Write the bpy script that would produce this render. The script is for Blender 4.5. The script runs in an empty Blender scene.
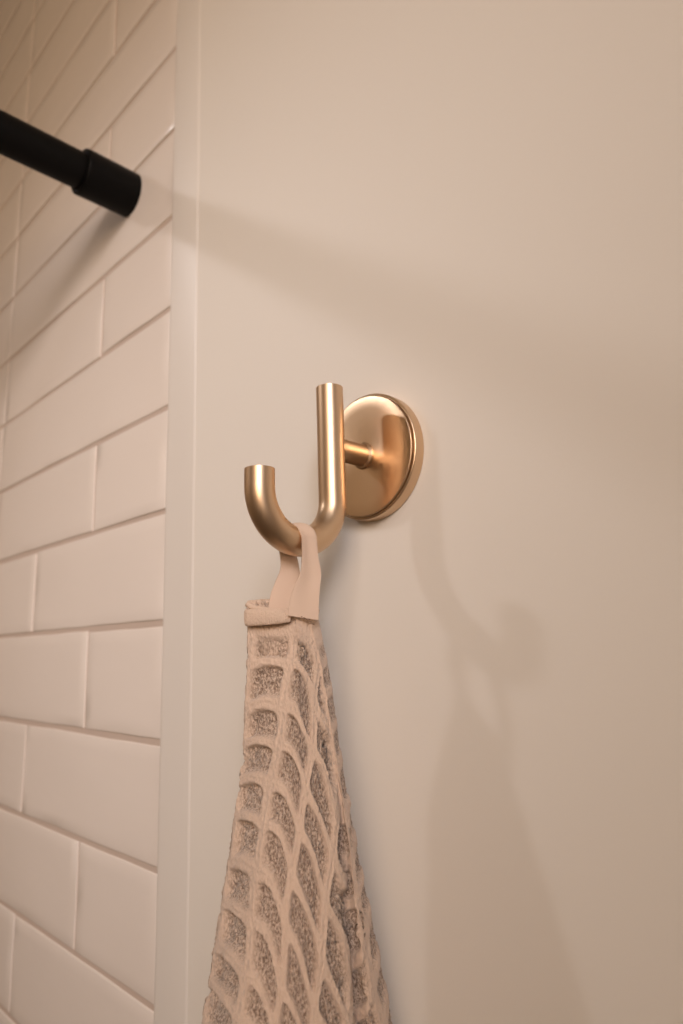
import bpy, bmesh, math, random
import numpy as np
from mathutils import Vector, Matrix, noise

# ---------------------------------------------------------------- frame
# wall coordinates: x right along the hook wall, y up, z out of the wall,
# one unit = one course of tile (65 mm tile + joint).
U = 0.0667
Z0 = 1.94
def P(x, y, z):
    return Vector((x * U, -z * U, Z0 + y * U))

scene = bpy.context.scene
col = scene.collection
rng = random.Random(7)

# ---------------------------------------------------------------- materials
def new_mat(name, base=(.8, .8, .8), rough=.5, metal=0.0, **kw):
    m = bpy.data.materials.new(name)
    m.use_nodes = True
    b = m.node_tree.nodes['Principled BSDF']
    b.inputs['Base Color'].default_value = (*base, 1)
    b.inputs['Roughness'].default_value = rough
    b.inputs['Metallic'].default_value = metal
    for k, v in kw.items():
        b.inputs[k].default_value = v
    return m

def N(m, kind, **props):
    n = m.node_tree.nodes.new(kind)
    for k, v in props.items():
        setattr(n, k, v)
    return n

def L(m, a, b):
    m.node_tree.links.new(a, b)

def bsdf(m):
    return m.node_tree.nodes['Principled BSDF']

def add_bump(m, scale, strength, dist, detail=3, coord='Object', stretch=(1, 1, 1)):
    tc = N(m, 'ShaderNodeTexCoord')
    mp = N(m, 'ShaderNodeMapping')
    mp.inputs['Scale'].default_value = stretch
    nz = N(m, 'ShaderNodeTexNoise')
    nz.inputs['Scale'].default_value = scale
    nz.inputs['Detail'].default_value = detail
    bp = N(m, 'ShaderNodeBump')
    bp.inputs['Strength'].default_value = strength
    bp.inputs['Distance'].default_value = dist
    L(m, tc.outputs[coord], mp.inputs['Vector'])
    L(m, mp.outputs['Vector'], nz.inputs['Vector'])
    L(m, nz.outputs['Fac'], bp.inputs['Height'])
    L(m, bp.outputs['Normal'], bsdf(m).inputs['Normal'])
    return nz

PAINT = new_mat('cream_wall_paint', (.80, .75, .68), .55)
add_bump(PAINT, 260, .12, .0004)
CEIL = new_mat('white_ceiling_paint', (.82, .79, .74), .8)
add_bump(CEIL, 200, .1, .0004)
FLOOR = new_mat('grey_floor_tile', (.52, .46, .41), .4)
add_bump(FLOOR, 30, .1, .0005)
TILE = new_mat('glazed_white_tile', (.83, .755, .69), .22)
bsdf(TILE).inputs['Specular IOR Level'].default_value = .35
add_bump(TILE, 26, .22, .0016, 2, stretch=(.6, 1, 1.6))
GROUT = new_mat('pale_grout', (.56, .455, .385), .9)
add_bump(GROUT, 900, .3, .0005)
TRIM = new_mat('white_trim_paint', (.765, .715, .655), .38)
add_bump(TRIM, 40, .08, .0006)
BLACK = new_mat('matte_black_metal', (.002, .0018, .0018), .5, 0.0)
bsdf(BLACK).inputs['Specular IOR Level'].default_value = .12
add_bump(BLACK, 1500, .05, .0002)

def brass(name, stretch, tangent_axis=None, rough=.27, aniso=.5):
    m = new_mat(name, (.655, .475, .315), rough, 1.0)
    b = bsdf(m)
    b.inputs['Anisotropic'].default_value = aniso
    nz = add_bump(m, 900, .06, .0001, 2, stretch=stretch)
    rr = N(m, 'ShaderNodeMapRange')
    rr.inputs['To Min'].default_value = rough - .05
    rr.inputs['To Max'].default_value = rough + .07
    L(m, nz.outputs['Fac'], rr.inputs['Value'])
    L(m, rr.outputs['Result'], b.inputs['Roughness'])
    if tangent_axis:
        t = N(m, 'ShaderNodeTangent', direction_type='RADIAL', axis=tangent_axis)
        L(m, t.outputs['Tangent'], b.inputs['Tangent'])
    return m

BRASS_ROD = brass('brushed_brass_rod', (1, 1, .06), None, .38, 0.0)
BRASS_PLATE = brass('brushed_brass_plate', (1, .05, 1), 'Y', .30, .5)
BRASS_STEM = brass('brushed_brass_stem', (.06, 1, 1), None, .34, 0.0)

# terry cloth: two yarns, smooth stitched ridges and looped pile in the cells
TERRY = new_mat('waffle_terry_cloth', (.6, .5, .4), .95)
b = bsdf(TERRY)
b.inputs['Specular IOR Level'].default_value = .15
b.inputs['Sheen Weight'].default_value = .25
b.inputs['Sheen Roughness'].default_value = .6
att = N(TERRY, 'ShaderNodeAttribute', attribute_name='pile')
tc = N(TERRY, 'ShaderNodeTexCoord')
mp = N(TERRY, 'ShaderNodeMapping'); mp.inputs['Scale'].default_value = (1, 1, .55)
L(TERRY, tc.outputs['Object'], mp.inputs['Vector'])
n1 = N(TERRY, 'ShaderNodeTexVoronoi'); n1.inputs['Scale'].default_value = 1150
n2 = N(TERRY, 'ShaderNodeTexNoise'); n2.inputs['Scale'].default_value = 1600; n2.inputs['Detail'].default_value = 3
L(TERRY, mp.outputs['Vector'], n1.inputs['Vector'])
L(TERRY, mp.outputs['Vector'], n2.inputs['Vector'])
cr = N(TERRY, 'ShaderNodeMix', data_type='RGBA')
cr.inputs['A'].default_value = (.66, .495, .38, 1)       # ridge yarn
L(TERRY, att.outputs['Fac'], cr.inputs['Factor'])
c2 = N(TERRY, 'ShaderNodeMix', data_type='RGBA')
c2.inputs['A'].default_value = (.22, .145, .10, 1)        # gaps between the loops, their shade put into the colour
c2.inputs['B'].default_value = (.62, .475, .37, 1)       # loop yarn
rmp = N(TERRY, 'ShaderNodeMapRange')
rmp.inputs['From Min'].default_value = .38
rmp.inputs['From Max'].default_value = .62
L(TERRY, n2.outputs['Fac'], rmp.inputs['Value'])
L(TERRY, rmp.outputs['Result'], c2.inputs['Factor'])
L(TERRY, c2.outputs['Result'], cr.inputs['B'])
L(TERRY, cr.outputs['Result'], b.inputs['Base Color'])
add = N(TERRY, 'ShaderNodeMath', operation='MULTIPLY_ADD')
L(TERRY, att.outputs['Fac'], add.inputs[1])
L(TERRY, n2.outputs['Fac'], add.inputs[0])
L(TERRY, n1.outputs['Distance'], add.inputs[2])
bp = N(TERRY, 'ShaderNodeBump'); bp.inputs['Strength'].default_value = .55; bp.inputs['Distance'].default_value = .0007
L(TERRY, add.outputs['Value'], bp.inputs['Height'])
L(TERRY, bp.outputs['Normal'], b.inputs['Normal'])

HEM = new_mat('knitted_hem_cloth', (.66, .50, .385), .95)
bsdf(HEM).inputs['Specular IOR Level'].default_value = .15
add_bump(HEM, 1200, .7, .0007)
TAPE = new_mat('woven_tape', (.655, .495, .385), .9)
bsdf(TAPE).inputs['Specular IOR Level'].default_value = .15
add_bump(TAPE, 2500, .35, .0002)
THREAD = new_mat('brown_stitching', (.25, .16, .11), .9)

# ---------------------------------------------------------------- helpers
def link_mesh(name, verts, faces, mat, parent=None, smooth=True, origin=None, angle=35):
    me = bpy.data.meshes.new(name)
    o = bpy.data.objects.new(name, me)
    if origin is None: origin = Vector((0, 0, 0))
    me.from_pydata([Vector(v) - origin for v in verts], [], faces)
    me.materials.append(mat)
    col.objects.link(o)
    bm = bmesh.new(); bm.from_mesh(me)
    bmesh.ops.recalc_face_normals(bm, faces=bm.faces)
    bm.to_mesh(me); bm.free()
    if smooth:
        me.shade_smooth()
        me.set_sharp_from_angle(angle=math.radians(angle))
    o.location = origin
    if parent is not None:
        o.location = origin - parent.location
        o.parent = parent
    return o

def tag(o, label=None, cat=None, group=None, kind=None):
    if label: o['label'] = label
    if cat: o['category'] = cat
    if group: o['group'] = group
    if kind: o['kind'] = kind
    return o

def empty(name, loc):
    o = bpy.data.objects.new(name, None)
    o.empty_display_size = .02
    o.location = loc
    col.objects.link(o)
    return o

def box_vf(a, b):
    (x0, y0, z0), (x1, y1, z1) = a, b
    v = [(x0, y0, z0), (x1, y0, z0), (x1, y1, z0), (x0, y1, z0), (x0, y0, z1), (x1, y0, z1), (x1, y1, z1), (x0, y1, z1)]
    f = [(0, 3, 2, 1), (4, 5, 6, 7), (0, 1, 5, 4), (1, 2, 6, 5), (2, 3, 7, 6), (3, 0, 4, 7)]
    return v, f

def lathe(profile, centre, seg=96):
    """profile of (radius, z_out) turned about the wall normal through centre (x, y)."""
    cx, cy = centre
    verts, faces = [], []
    rings = []
    for r, z in profile:
        if r < 1e-6:
            rings.append([len(verts)]); verts.append(P(cx, cy, z))
        else:
            rings.append(list(range(len(verts), len(verts) + seg)))
            for k in range(seg):
                a = 2 * math.pi * k / seg
                verts.append(P(cx + r * math.cos(a), cy + r * math.sin(a), z))
    for A, B in zip(rings[:-1], rings[1:]):
        for k in range(seg):
            k2 = (k + 1) % seg
            if len(A) == 1: faces.append((A[0], B[k], B[k2]))
            elif len(B) == 1: faces.append((A[k], B[0], A[k2]))
            else: faces.append((A[k], B[k], B[k2], A[k2]))
    return verts, faces

def rounded(profile_corners, n=5):
    """profile corners: (r, z, fillet) -> polyline with rounded corners"""
    out = []
    m = len(profile_corners)
    for i, (r, z, f) in enumerate(profile_corners):
        if f == 0 or i in (0, m - 1):
            out.append((r, z)); continue
        p = Vector((r, z)); a = Vector(profile_corners[i - 1][:2]); c = Vector(profile_corners[i + 1][:2])
        u = (a - p).normalized(); w = (c - p).normalized()
        s, e = p + u * f, p + w * f
        for k in range(n + 1):
            t = k / n
            q = s * (1 - t) ** 2 + p * 2 * t * (1 - t) + e * t * t
            out.append((q.x, q.y))
    return out

# ---------------------------------------------------------------- room shell
XL, XR = -1.75, 1.15         # metres
YF = -1.85                   # wall opposite
CE = 2.52
GY = 0.0                     # painted surface of the hook wall
def shell(name, a, b, mat):
    v, f = box_vf(a, b)
    o = link_mesh(name, v, f, mat, smooth=False)
    return tag(o, kind='structure')

TX = .48 * U                 # right edge of the trim
shell('wall_back', (TX - .0022, 0, 0), (XR, .12, CE), PAINT)
shell('wall_right', (XR, YF, 0), (XR + .12, .12, CE), PAINT)
shell('wall_front', (XL, YF - .12, 0), (XR, YF, CE), PAINT)
shell('wall_side', (XL - .12, YF, 0), (XL, .12, CE), TILE)
shell('floor', (XL - .12, YF - .12, -.1), (XR + .12, .12, 0), FLOOR)
shell('ceiling', (XL - .12, YF - .12, CE), (XR + .12, .12, CE + .1), CEIL)

# trim strip between tile and paint: slightly flared, eased edges
def trim():
    vv, ff = [], []
    ys = [Z0 - 0 * U + (CE - Z0), *[CE - (CE) * k / 60 for k in range(1, 60)], 0]
    ys = [CE * (1 - k / 60) for k in range(61)]
    for zz in ys:
        y = (zz - Z0) / U
        xr = (.456 + max(-12, min(2, -y)) * .0052) * U if y > -10 else .508 * U
        wob = .0002 * math.sin(zz * 9.0)
        prof = [(0.0004, .02), (0.0004, -.0003), (.0011, -.0009), (.0022, -.0009), (xr - .0022, -.0006 + wob), (xr - .0008, -.0004), (xr + .0004, .0001), (xr + .0004, .02)]
        for (x, yy) in prof: vv.append((x, yy, zz))
    n = 8
    for i in range(60):
        for k in range(n - 1):
            a = i * n + k
            ff.append((a, a + 1, a + n + 1, a + n))
        ff.append((i * n + n - 1, i * n, (i + 1) * n, (i + 1) * n + n - 1))
    ff.append(tuple(range(n))); ff.append(tuple(60 * n + k for k in range(n)))
    return link_mesh('trim_1', vv, ff, TRIM, angle=60)
t = tag(trim(), kind='structure')

# tiled wall: grout bed plus running-bond tiles, all one wall
def tiled_wall():
    v, f = box_vf((XL, .0009, 0), (.0003, .12, CE))
    me = bpy.data.meshes.new('wall_left')
    verts, faces, mats = list(v), list(f), [0] * 6
    e1, o1, TL = 1.479, 2.99, 3.03
    g = .021                                     # half joint, in units
    rows = range(-9, 29)
    R = random.Random(11)
    for r in rows:
        ytop, ybot = -r, -r - 1
        first = e1 if r % 2 == 0 else (o1 if r > 4 else o1 + 1.55)
        edges = [0.0]
        x = -first
        while x > XL / U + .05:
            edges.append(x); x -= TL
        edges.append(XL / U)
        for x1, x0 in zip(edges[:-1], edges[1:]):
            a0, a1 = x0 + g + R.uniform(-.006, .006), x1 - g + R.uniform(-.006, .006)
            if x1 == 0.0: a1 = -.012
            if x0 == XL / U: a0 = x0 + .001
            b0, b1 = ybot + .024 + R.uniform(-.009, .009), ytop - .024 + R.uniform(-.009, .009)
            lo, hi = -Z0 / U, (CE - Z0) / U
            b0, b1 = max(b0, lo), min(b1, hi)
            if b1 - b0 < .05: continue
            tilt = (R.uniform(-.003, .003), R.uniform(-.003, .003)); h = R.uniform(-.001, .002)
            nx = max(3, int((a1 - a0) / .16)); ny = 8
            bev = .014; bvx = .006
            xs = [a0, a0 + bvx * .35, a0 + bvx] + [a0 + bvx + (a1 - a0 - 2 * bvx) * k / nx for k in range(1, nx)] + [a1 - bvx, a1 - bvx * .35, a1]
            yss = [b0, b0 + bev * .35, b0 + bev] + [b0 + bev + (b1 - b0 - 2 * bev) * k / ny for k in range(1, ny)] + [b1 - bev, b1 - bev * .35, b1]
            px = [-.012, -.004, 0]
            base = len(verts); W = len(xs); Hn = len(yss)
            seed = R.random() * 100
            for j, yy in enumerate(yss):
                for i, xx in enumerate(xs):
                    di = min(i, W - 1 - i, 2); dj = min(j, Hn - 1 - j, 2)
                    z = -.001 + px[di] * .12 + px[dj] * .7 + h
                    z += tilt[0] * (xx - (a0 + a1) / 2) / 3 + tilt[1] * (yy - (b0 + b1) / 2)
                    wv = noise.noise(Vector((xx * .9 + seed, yy * 1.7, seed)))
                    z += .006 * wv * (di + dj) / 4
                    # gently irregular handmade edges
                    ex = .006 * noise.noise(Vector((yy * 3, seed, 2))) if di < 2 else 0
                    ey = .008 * noise.noise(Vector((xx * 1.6, seed, 5))) if dj < 2 else 0
                    verts.append(tuple(P(xx + ex, yy + ey, min(z, .012))))
            for j in range(Hn - 1):
                for i in range(W - 1):
                    q = base + j * W + i
                    faces.append((q, q + 1, q + W + 1, q + W)); mats.append(1)
            # skirt down into the grout
            rim = [base + i for i in range(W)] + [base + j * W + W - 1 for j in range(1, Hn)] + [base + (Hn - 1) * W + i for i in range(W - 2, -1, -1)] + [base + j * W for j in range(Hn - 2, 0, -1)]
            s0 = len(verts)
            for q in rim:
                c = verts[q]; verts.append((c[0], .004, c[2]))
            m = len(rim)
            for k in range(m):
                faces.append((rim[k], s0 + k, s0 + (k + 1) % m, rim[(k + 1) % m])); mats.append(1)
    me.from_pydata(verts, [], faces)
    me.materials.append(GROUT); me.materials.append(TILE)
    me.polygons.foreach_set('material_index', mats)
    me.shade_smooth(); me.set_sharp_from_angle(angle=math.radians(50))
    me.update()
    o = bpy.data.objects.new('wall_left', me); col.objects.link(o)
    return tag(o, kind='structure')
tiled_wall()

# ---------------------------------------------------------------- shower rod
RX, RY = -.90, -1.28
far = -YF / U
rod = empty('shower_rod', P(RX, RY, 0))
tag(rod, 'matte black round shower rod with a thicker end cap, meeting the tiled wall', 'shower rod')
v, f = lathe(rounded([(0, .03, 0), (.188, .03, 0), (.188, far - .03, 0), (0, far - .03, 0)]), (RX, RY), 64)
link_mesh('pole', v, f, BLACK, rod, origin=P(RX, RY, 0))
def cap(z0, z1):
    s = 1 if z1 > z0 else -1
    prof = rounded([(0, z0, 0), (.239, z0, .008), (.239, z1, .022), (.196, z1 + s * .004, .01), (.19, z1 - s * .03, 0), (0, z1 - s * .03, 0)])
    v, f = lathe(prof, (RX, RY), 72)
    return link_mesh('end_cap', v, f, BLACK, rod, origin=P(RX, RY, 0))
cap(-.004, .575)
cap(far - .0, far - .575)

# ---------------------------------------------------------------- brass hook
HX, HY = 2.545, -5.08
ZU, ZT, RR = .385, .925, .082
hook = empty('wall_hook', P(HX, HY, 0))
tag(hook, 'brushed brass J-shaped robe hook on a round plate, fixed to the cream wall', 'hook')
prof = rounded([(0, .002, 0), (.400, .002, .0), (.404, .008, .003), (.404, .083, .008), (.390, .088, .003), (.3885, .078, .0), (.3855, .078, .0),
                (.3855, .103, .006), (.3, .104, 0), (.1, .104, 0), (0, .104, 0)], 4)
v, f = lathe(prof, (HX, HY), 128)
plate = link_mesh('back_plate', v, f, BRASS_PLATE, hook, origin=P(HX, HY, 0), angle=40)
v, f = lathe(rounded([(0, .10, 0), (.085, .10, 0), (.085, .118, .006), (.070, .124, .004), (.070, .33, 0), (.070, ZU - .02, 0), (0, ZU - .02, 0)]), (HX, HY), 64)
link_mesh('stem', v, f, BRASS_STEM, hook, origin=P(HX, HY, 0))

def sweep(path, rad, seg=48, caps=True, up=Vector((1, 0, 0))):
    """path: wall-coordinate centres in the x = HX plane"""
    verts, faces = [], []
    n = len(path)
    pts = [Vector(q) for q in path]
    fil = .012
    rings = []
    def ring(c, t, r):
        a = up.normalized(); bb = t.cross(a).normalized()
        ids = []
        for k in range(seg):
            an = 2 * math.pi * k / seg
            q = c + a * (r * math.cos(an)) + bb * (r * math.sin(an))
            ids.append(len(verts)); verts.append(P(*q))
        rings.append(ids)
    for i, c in enumerate(pts):
        t = (pts[min(i + 1, n - 1)] - pts[max(i - 1, 0)]).normalized()
        if i == 0:
            for k in range(5):
                a = k / 4 * math.pi / 2
                ring(c + t * fil * (1 - math.sin(a)), t, rad - fil * (1 - math.cos(math.pi / 2 - a)) if False else rad - fil + fil * math.sin(a))
        elif i == n - 1:
            for k in range(4, -1, -1):
                a = k / 4 * math.pi / 2
                ring(c - t * fil * (1 - math.sin(a)), t, rad - fil + fil * math.sin(a))
        else:
            ring(c, t, rad)
    for A, B in zip(rings[:-1], rings[1:]):
        for k in range(seg):
            k2 = (k + 1) % seg
            faces.append((A[k], B[k], B[k2], A[k2]))
    faces.append(tuple(rings[0])); faces.append(tuple(reversed(rings[-1])))
    return verts, faces

Rb = (ZT - ZU) / 2
YB = -5.405
path = [(HX, -4.705, ZU), (HX, -4.75, ZU)]
path += [(HX, -4.75 + (YB + 4.75) * k / 12, ZU) for k in range(1, 12)]
for k in range(41):
    a = math.pi * k / 40
    path.append((HX, YB - Rb * math.sin(a), ZU + Rb - Rb * math.cos(a)))
path += [(HX, YB + (.095) * k / 3, ZT) for k in (1, 2)] + [(HX, -5.305, ZT)]
v, f = sweep(path, RR)
link_mesh('hook_arm', v, f, BRASS_ROD, hook, origin=P(HX, HY, 0), angle=45)

# ---------------------------------------------------------------- towel
AX, AZ = 2.545, .63
SV = Vector((.663, 0, -.748)); DV = Vector((.748, 0, .663))
def T(s, y, d):
    return P(AX + SV.x * s + DV.x * d, y, AZ + SV.z * s + DV.z * d)

def interp(keys, y):
    ks = sorted(keys)
    if y <= ks[0][0]: return ks[0][1]
    for (a, va), (b_, vb) in zip(ks[:-1], ks[1:]):
        if y <= b_:
            t = (y - a) / (b_ - a)
            return va + (vb - va) * t
    return ks[-1][1]

SL = [(-6.0, -.280), (-6.08, -.292), (-6.34, -.305), (-6.8, -.330), (-7.2, -.388), (-7.74, -.480), (-8.06, -.530), (-9.2, -.68), (-12.6, -.82)]
SR = [(-6.0, .060), (-6.11, .085), (-6.37, .136), (-6.76, .180), (-7.29, .264), (-7.68, .336), (-8.06, .402), (-9.2, .52), (-12.6, .55)]
SRAIL = [(-6.0, -.05), (-6.2, -.065), (-6.35, -.09), (-6.55, -.125), (-6.85, -.165), (-7.15, -.23), (-7.55, -.285), (-8.02, -.355), (-9.2, -.50), (-12.6, -.66)]
SCR = [(-6.0, .0), (-6.3, .070), (-6.76, .125), (-7.03, .158), (-7.31, .180), (-7.68, .190), (-8.04, .204), (-9.2, .24), (-12.6, .26)]
CDEP = [(-6.0, 0.0), (-6.7, .01), (-7.0, .045), (-7.3, .085), (-7.7, .11), (-8.1, .12), (-12.6, .14)]   # depth of the crease
DM = [(-6.0, .09), (-6.3, .15), (-6.5, .20), (-6.8, .27), (-7.1, .34), (-7.5, .43), (-8.1, .53), (-12.6, .62)]     # how far the front stands out
DB = [(-6.0, .07), (-6.3, .17), (-6.65, .25), (-7.7, .30), (-8.1, .32), (-12.6, .36)]     # and the back

def catmull(p0, p1, p2, p3, t):
    return .5 * ((2 * p1) + (-p0 + p2) * t + (2 * p0 - 5 * p1 + 4 * p2 - p3) * t * t + (-p0 + 3 * p1 - 3 * p2 + p3) * t ** 3)

NPER = [22, 62, 62, 26, 26, 26, 26, 16, 26, 26, 16]      # samples per span of the closed section
def section(y):
    sl, sr, ra, cr_, cd, dm, db = (interp(k, y) for k in (SL, SR, SRAIL, SCR, CDEP, DM, DB))
    mid = (ra + cr_) / 2
    pts = [(sl, -.01), (ra, dm * .74), (mid - .02, dm * 1.02), (cr_ - .035, dm * .80 + .01),
           (cr_ + .006, dm * .62 - cd), (cr_ + .45 * (sr - cr_), dm * .52 - cd * .25), (sr, -.03),
           (sr - .05, -db * .7), ((sl + sr) / 2 + .07, -db * .92), ((sl + sr) / 2 - .08, -db), (sl + .05, -db * .6)]
    # keep the crease shallow where it has not started yet
    return [Vector(q) for q in pts]

def make_towel():
    ys = []
    y = -6.04
    while y > -8.35:
        ys.append(y); y -= .0085
    while y > -12.2:
        ys.append(y); y -= .03
    NS = sum(NPER)
    NR = len(ys)
    S = np.zeros((NR, NS)); D = np.zeros((NR, NS)); Uc = np.zeros((NR, NS)); RP = np.zeros((NR, NS))
    for r, y in enumerate(ys):
        c = section(y); m = len(c)
        ra = interp(SRAIL, y); sl_ = interp(SL, y)
        q = []
        for i in range(m):
            for k in range(NPER[i]):
                q.append(catmull(c[i - 1], c[i], c[(i + 1) % m], c[(i + 2) % m], k / NPER[i]))
        q = np.array([(a.x, a.y) for a in q])
        S[r], D[r] = q[:, 0], q[:, 1]
        seg = np.hypot(*(np.roll(q, -1, 0) - q).T)
        arc = np.concatenate([[0], np.cumsum(seg)[:-1]])
        irail = NPER[0]
        icr = sum(NPER[:4])
        u = arc - arc[irail]
        right = np.arange(NS) > icr
        iright = sum(NPER[:6])
        ur = arc - arc[iright] + 6 * .165 + .03
        u = np.where(right, ur, u)
        # the cloth is gathered: measure columns across the front by width
        uf = (q[:, 0] - q[irail, 0]) * 1.0
        mid_ = (np.arange(NS) >= irail) & ~right
        u = np.where(mid_, uf, u)
        urr = (q[:, 0] - q[iright, 0]) + 6 * .175 + .03
        u = np.where(right & (np.arange(NS) < sum(NPER[:7])), urr, u)
        left_ = np.arange(NS) < irail
        u = np.where(left_, -(q[irail, 0] - q[:, 0]) / (ra - sl_) * .160, u)
        Uc[r] = u
    Y = np.repeat(np.array(ys)[:, None], NS, 1)
    # waffle lattice: rails follow the left edge, rungs fall away to the right
    a, p = .172, .186
    ua = Uc / a
    un = np.clip(Uc, -1, 2)
    g = np.where(un < 0, .10 * un, 0) - np.where(un > 0, 1.95 * (np.sqrt(un ** 2 + .11 ** 2) - .11), 0)
    g = g + .032 * np.abs(np.sin(np.pi * Uc / a))
    isr = np.zeros((NR, NS), bool); isr[:, sum(NPER[:4]) + 1:] = True
    g = np.where(isr, .95 * (Uc - 1.0), g)
    wob = .03 * np.sin(Y * 7.3 + Uc * 3.1) + .02 * np.sin(Y * 17.1 + 1.3)
    vb = (Y - g + wob * .5) / p + .12
    ua = ua + .05 * np.sin(Y * 5.1 + Uc * 9) + .04 * np.sin(Y * 13.7 + 2)
    da = np.abs(ua - np.round(ua))
    db = np.abs(vb - np.round(vb))
    def sm(x, lo, hi):
        t = np.clip((x - lo) / (hi - lo), 0, 1); return t * t * (3 - 2 * t)
    fb = vb - np.floor(vb)
    wide = sm(-Uc, -.12, .04) * .03
    pa = sm(da, .065 + wide, .17 + wide)
    pb = sm(db, .085, .23)
    # webs of the acute corners fill in, so the cells get arched tops
    fa = ua - np.floor(ua)
    arch = sm(1 - fb - .16 * np.sin(np.pi * fa) ** -.0 * 0, .06, .2)
    corner = sm(da + db, .20, .44)
    pile = pa * pb * corner
    top = sm(Y * -1, 6.17, 6.24)
    pile = pile * top
    rs = np.random.RandomState(3)
    nz = rs.rand(NR, NS)
    nz = (nz + np.roll(nz, 1, 0) + np.roll(nz, 1, 1) + np.roll(nz, -1, 0)) / 4
    nz2 = rs.rand(NR, NS)
    # ridges are double-stitched: fine groove down their middle
    groove = np.exp(-(da / .035) ** 2) * .5 * (1 - np.exp(-(db / .12) ** 2))
    groove2 = np.exp(-(db / .03) ** 2) * .35 * (1 - np.exp(-(da / .12) ** 2))
    disp = -.038 * pile + (.034 * (nz - .5) + .008 * (nz2 - .5)) * (.22 + pile) - .010 * (groove + groove2) + .006 * np.sin(Uc * 60) * .3
    calm = np.where(isr, np.clip((-6.5 - Y) / .6, .25, 1), 1)
    ke = np.abs(np.arange(NS) - (sum(NPER[:6]) + 4))[None, :]
    disp = disp * calm * np.clip(.25 + ke / 30, 0, 1)
    fray = .003 * (nz2 - .5)
    # outward direction in the section plane
    ts = np.roll(S, -4, 1) - np.roll(S, 4, 1); td = np.roll(D, -4, 1) - np.roll(D, 4, 1)
    ln = np.hypot(ts, td) + 1e-9
    ns_, nd = -td / ln, ts / ln      # section runs left->front->right: outward = +d at the front
    fade = np.clip((-6.04 - Y) / .10, .15, 1)
    S2 = S + ns_ * (disp + fray) * fade
    D2 = D + nd * (disp + fray) * fade
    # the top edge dips along the hem line
    sn = (S - interp(SL, -6.04)) / .36
    lift = np.zeros_like(Y)
    w = np.clip((Y + 6.6) / .56, 0, 1) ** 1.5
    front = np.clip(D / .1, -1, 1)
    rimy = rim_y(S, D)
    lift = (rimy + 6.04) * w
    Y2 = Y + lift
    verts = []
    for r in range(NR):
        for k in range(NS):
            verts.append(T(S2[r, k], Y2[r, k], D2[r, k]))
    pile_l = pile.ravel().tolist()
    faces = []
    for r in range(NR - 1):
        for k in range(NS):
            k2 = (k + 1) % NS
            a_ = r * NS
            faces.append((a_ + k, a_ + k2, a_ + NS + k2, a_ + NS + k))
    # inner lining of the mouth, then a floor
    base0 = 0
    cs, cd_ = S[0].mean(), D[0].mean()
    prev = 0
    for j, (sc, dy) in enumerate([(.90, -.010), (.84, -.05), (.86, -.14), (.80, -.3), (.4, -.34), (.05, -.35)]):
        st = len(verts)
        for k in range(NS):
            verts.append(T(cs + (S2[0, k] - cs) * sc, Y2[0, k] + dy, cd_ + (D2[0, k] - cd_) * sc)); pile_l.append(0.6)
        for k in range(NS):
            k2 = (k + 1) % NS
            faces.append((prev + k2, prev + k, st + k, st + k2))
        prev = st
    faces.append(tuple(prev + k for k in range(NS)))
    # bottom closes with a turned-in edge
    lb = (NR - 1) * NS
    st = len(verts)
    for k in range(NS):
        verts.append(T(S2[-1, k] * .9, Y2[-1, k] + .02, D2[-1, k] * .9)); pile_l.append(0)
    for k in range(NS):
        k2 = (k + 1) % NS
        faces.append((lb + k, lb + k2, st + k2, st + k))
    faces.append(tuple(st + k for k in range(NS)))
    return verts, faces, pile_l, (S[0], D[0])

def rim_y(s, d):
    """height of the top edge: low lip at the left front, peak at the seam, falling to the right"""
    s = np.asarray(s, float); d = np.asarray(d, float)
    fr = 1 / (1 + np.exp(-d * 60))
    yf = -6.045 - .0 * s
    yf = np.where(s > -.09, -6.055 - np.clip(s + .09, 0, 1) * .35, -6.045)
    yb = -5.982 - np.clip(s + .02, 0, 1) * .5
    return yf * fr + yb * (1 - fr)

towel = empty('towel', T(-.1, -6.04, 0))
tag(towel, 'beige waffle-textured terry towel hanging by its loop from the brass hook', 'towel')
v, f, pl, (S0, D0) = make_towel()
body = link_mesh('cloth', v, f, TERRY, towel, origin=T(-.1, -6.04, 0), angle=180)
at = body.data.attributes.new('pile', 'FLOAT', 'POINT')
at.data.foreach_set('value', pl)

# rolled hem round the mouth
def tube(path, radf, seg=14, closed=False, rough=0.0, seed=0):
    pts = [Vector(q) for q in path]; n = len(pts)
    verts, faces = [], []
    R = random.Random(seed)
    nrm = None
    for i in range(n):
        a = pts[(i - 1) % n] if closed or i > 0 else pts[i]
        b_ = pts[(i + 1) % n] if closed or i < n - 1 else pts[i]
        t_ = (b_ - a).normalized()
        if nrm is None:
            nrm = t_.orthogonal().normalized()
        nrm = (nrm - t_ * nrm.dot(t_)).normalized()
        bn = t_.cross(nrm)
        rr = radf(i / (n - 1)) if callable(radf) else radf
        for k in range(seg):
            an = 2 * math.pi * k / seg
            r_ = rr * (1 + R.uniform(-rough, rough))
            verts.append(pts[i] + nrm * r_ * math.cos(an) + bn * r_ * math.sin(an))
    for i in range(n if closed else n - 1):
        j = (i + 1) % n
        for k in range(seg):
            k2 = (k + 1) % seg
            faces.append((i * seg + k, i * seg + k2, j * seg + k2, j * seg + k))
    if not closed:
        faces.append(tuple(range(seg))); faces.append(tuple((n - 1) * seg + k for k in range(seg)))
    return verts, faces

n0 = len(S0)
idx = [int(i * n0 / 150) for i in range(150)]
hp = []
for i in idx:
    s, d = float(S0[i]), float(D0[i])
    y = float(rim_y(s, d))
    lip = max(0, min(1, (-.06 - s) / .1))
    hp.append(T(s * 1.0 - .004 * lip, y - .012, d * .98))
v, f = tube(hp, .018 * U, 12, closed=True, rough=.10, seed=3)
link_mesh('hem', v, f, HEM, towel, origin=T(-.1, -6.04, 0), angle=180)
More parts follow.
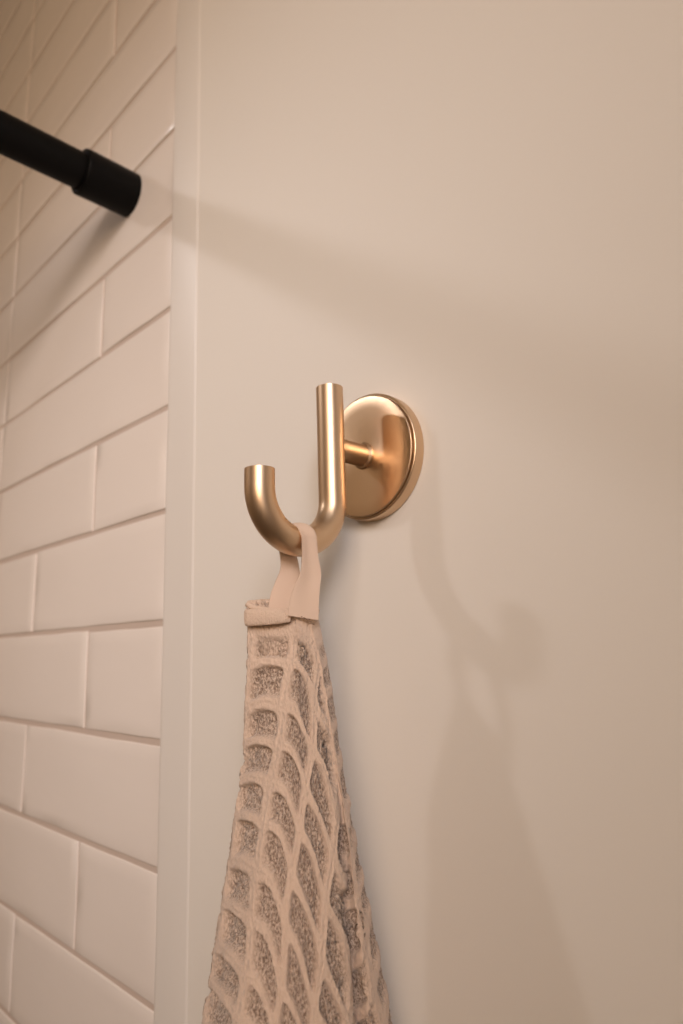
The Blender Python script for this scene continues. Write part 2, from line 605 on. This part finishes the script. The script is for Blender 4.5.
# knitted band turned over at the left front of the mouth
def hem_band():
    st = []
    for k in range(90):
        t_ = k / 89
        if t_ < .22:                                   # wraps the left edge from behind
            a = (t_ / .22) * math.pi * .75 - math.pi * .75
            st.append((-.262 - .040 * math.cos(a * .66), .03 + .06 * math.sin(a), 1.0))
        else:
            q = (t_ - .22) / .78
            st.append((-.296 + .225 * q, .03 + .083 * math.sin(q * math.pi * .55) - .012 * q ** 4, 1 - q))
    verts, faces = [], []
    m = 18
    R = random.Random(5)
    for i, (s_, d_, w_) in enumerate(st):
        a = st[max(i - 1, 0)]; b_ = st[min(i + 1, 89)]
        tx, td = b_[0] - a[0], b_[1] - a[1]; ln = math.hypot(tx, td)
        nx, nd = -td / ln, tx / ln
        q = i / 89
        h = .046 - .020 * q ** 3; yc = -6.082 - .006 * q ** 2
        if q < .22: yc += .05 * (1 - q / .22)
        for k in range(m):
            an = 2 * math.pi * k / m
            cy_ = math.sin(an); cx_ = math.cos(an)
            sy = math.copysign(abs(cy_) ** .7, cy_)
            th = .014 * (1 + .18 * math.sin(i * 2.1)) * (1 - .35 * math.exp(-((sy + .25) / .12) ** 2))
            off = cx_ * th + .003 + R.uniform(-.0015, .0015)
            verts.append(T(s_ + nx * off, yc + sy * h * (.92 if i in (0, 89) else 1), d_ + nd * off))
    for i in range(89):
        for k in range(m):
            k2 = (k + 1) % m
            faces.append((i * m + k, i * m + k2, (i + 1) * m + k2, (i + 1) * m + k))
    faces.append(tuple(range(m))); faces.append(tuple(89 * m + k for k in range(m)))
    return verts, faces
v, f = hem_band()
link_mesh('hem_fold', v, f, HEM, towel, origin=T(-.1, -6.04, 0), angle=180)

# hanging loop: one woven tape over the hook, each strand sewn into the hem
def tape():
    ybm = YB - Rb                       # centre of the rod at the bottom of the bend
    rz = .665                           # where along the bend it rests
    r = RR + .010
    # stations: centre, width vector, in wall coordinates
    st = []
    def W(s, y, d): return Vector((AX + SV.x * s + DV.x * d, y, AZ + SV.z * s + DV.z * d))
    zax = Vector((0, 0, 1))
    def dirv(s, d, y=0): return (SV * s + DV * d + Vector((0, y, 0))).normalized()
    # front strand from the seam upward
    fr = [(-.002, -6.095, .125, .082, dirv(1, -.12, -.16)), (.003, -6.02, .122, .080, dirv(1, -.15, -.04)), (.018, -5.94, .115, .073, dirv(1, -.25, 0)), (.040, -5.86, .100, .062, dirv(1, -.5, 0))]
    for s, y, d, hw, wd in fr:
        st.append((W(s, y, d), wd, hw))
    hw = .050
    wz = (Vector((0, 0, -1)))
    c = Vector((HX, ybm, rz))
    st.append((Vector((HX + r + .004, ybm - .09, rz)), (wz + dirv(1, -.5, 0) * .5).normalized(), .052))
    for k in range(0, 13):
        a = math.pi * k / 12
        st.append((c + Vector((r * math.cos(a), r * math.sin(a), 0)), wz, hw))
    bk = [(-.068, -5.80, -.075, .064, dirv(1, -.9, 0)), (-.080, -5.88, -.062, .074, dirv(1, -.45, 0)), (-.105, -5.96, -.045, .076, dirv(1, -.2, 0)), (-.115, -6.06, -.035, .076, dirv(1, -.1, 0))]
    for s, y, d, hw_, wd in bk:
        st.append((W(s, y, d), wd, hw_))
    # resample
    C = [a for a, _, _ in st]; Wd = [b_ * 1.0 for _, b_, _ in st]; Hw = [h for *_, h in st]
    out = []
    n = len(st)
    for i in range(n - 1):
        i0, i3 = max(i - 1, 0), min(i + 2, n - 1)
        for k in range(6):
            t_ = k / 6
            c_ = catmull(C[i0], C[i], C[i + 1], C[i3], t_)
            w_ = (Wd[i] * (1 - t_) + Wd[i + 1] * t_).normalized()
            h_ = Hw[i] * (1 - t_) + Hw[i + 1] * t_
            out.append((c_, w_, h_))
    out.append((C[-1], Wd[-1].normalized(), Hw[-1]))
    verts, faces = [], []
    m = 11; th = .007
    for i, (c_, w_, h_) in enumerate(out):
        tn = (out[min(i + 1, len(out) - 1)][0] - out[max(i - 1, 0)][0]).normalized()
        nr = tn.cross(w_).normalized()
        for side in (1, -1):
            for k in range(m):
                q = -1 + 2 * k / (m - 1)
                bow = .008 * math.sin(q * 2.2 + i * .07)
                ed = th * (.55 if abs(q) > .99 else 1)
                verts.append(P(*(c_ + w_ * h_ * q + nr * (side * ed + bow))))
    per = 2 * m
    loop = list(range(m)) + [m + k for k in range(m - 1, -1, -1)]
    for i in range(len(out) - 1):
        for a_, b_ in zip(loop, loop[1:] + loop[:1]):
            faces.append((i * per + a_, i * per + b_, (i + 1) * per + b_, (i + 1) * per + a_))
    faces.append(tuple(loop)); faces.append(tuple((len(out) - 1) * per + k for k in loop))
    return verts, faces
v, f = tape()
loop_o = link_mesh('hanging_loop', v, f, TAPE, towel, origin=T(-.1, -6.04, 0), angle=60)

# stitches along the seam under the front strand, and along the hem roll
def stitches(pts, name, rad):
    vv, ff = [], []
    for a, b_ in pts:
        v, f = tube([a, (a + b_) / 2 , b_], rad, 6)
        o = len(vv); vv += v; ff += [tuple(o + q for q in face) for face in f]
    return link_mesh(name, vv, ff, THREAD, towel, origin=T(-.1, -6.04, 0))
pr = []
for k in range(9):
    t_ = k / 8
    s = -.080 + .125 * t_; y = -6.072 - .055 * t_ ** 2 ; d = .139 - .012 * t_
    pr.append((T(s, y, d), T(s + .011, y - .004, d)))
stitches(pr, 'stitching', .0032 * U)

# ---------------------------------------------------------------- lights
def spot(name, loc, target, power, size, blend, rad, colr):
    l = bpy.data.lights.new(name, 'SPOT'); l.energy = power; l.spot_size = math.radians(size); l.spot_blend = blend
    l.shadow_soft_size = rad; l.color = colr
    o = bpy.data.objects.new(name, l); col.objects.link(o); o.location = loc
    o.rotation_euler = (target - loc).to_track_quat('-Z', 'Y').to_euler()
    return o
AIM = P(1.5, -4.3, 0)
spot('ceiling_downlight', P(-13.2, 8.5, 16.3), P(1.1, -5.8, 0), 19, 32, 1.0, .05, (1, 0.95, .97))
spot('ceiling_downlight', P(12.5, 8.5, 15.5), P(1.2, -5.6, 0), 9, 34, 1.0, .06, (0.97, 0.97, 1.02))
spot('right_fill', P(16.6, .8, 11.5), P(-1.7, -6.1, 0), 62, 40, 1.0, .26, (1, 0.99, 1.07))  # unseen fill added at the right, cone narrowed so the edges dim
def panel(loc, rot, sx, sy, e, c):
    l = bpy.data.lights.new('fill_panel', 'AREA'); l.shape = 'RECTANGLE'; l.size = sx; l.size_y = sy; l.energy = e; l.color = c
    o = bpy.data.objects.new('fill_panel', l); col.objects.link(o); o.location = loc; o.rotation_euler = rot
panel((0, -1.15, 2.49), (0, 0, 0), 1.3, 1.0, 1, (1, 0.7, 0.45))  # overhead fill added to lift the ambient light
def soft_fill(loc, target, e, size, spread, c):
    l = bpy.data.lights.new('soft_fill', 'AREA'); l.shape = 'DISK'; l.size = size; l.energy = e; l.color = c; l.spread = math.radians(spread)
    o = bpy.data.objects.new('soft_fill', l); col.objects.link(o); o.location = loc
    o.rotation_euler = (target - loc).to_track_quat('-Z', 'Y').to_euler()
soft_fill(P(15.0, -.5, 17), P(-6.0, -3.0, 0), 2.9, .75, 75, (1, 0.72, 0.49))  # added broad fill from the right, spread limited for edge falloff
spot('corner_fill', Vector((-.85, -.95, 2.45)), Vector((-1.75, -1.7, 2.0)), 22, 110, 1.0, .05, (1, .78, .56))  # added to brighten the far left corner that the brass plate reflects
w = bpy.data.worlds.new('World'); scene.world = w; w.use_nodes = True
w.node_tree.nodes['Background'].inputs['Color'].default_value = (0, 0, 0, 1)

# ---------------------------------------------------------------- camera
Rm = [[0.7057262705979621, 0.16088103212135507, 0.6899766115537789], [-0.029821680596424427, 0.9797590070658304, -0.19794685003749737], [-0.7078566933737871, 0.11912003012478692, 0.6962394128952811]]
Cw = (5.269364950308033, -6.246374620759054, 3.062192534744601)
cam = bpy.data.cameras.new('camera'); co = bpy.data.objects.new('camera', cam); col.objects.link(co)
rot = Matrix([Rm[0], [-c for c in Rm[2]], Rm[1]])
co.matrix_world = Matrix.Translation(P(*Cw)) @ rot.to_4x4()
cam.sensor_fit = 'VERTICAL'; cam.sensor_height = 36; cam.lens = 664.739 / 1024 * 36
cam.clip_start = .01
cam.dof.use_dof = True
cam.dof.focus_distance = (P(HX, -5.4, .75) - P(*Cw)).length * .97
cam.dof.aperture_fstop = 11
scene.camera = co

vs = scene.view_settings
vs.view_transform = 'Standard'; vs.look = 'None'; vs.gamma = 1; vs.exposure = -0.05; vs.use_curve_mapping = False
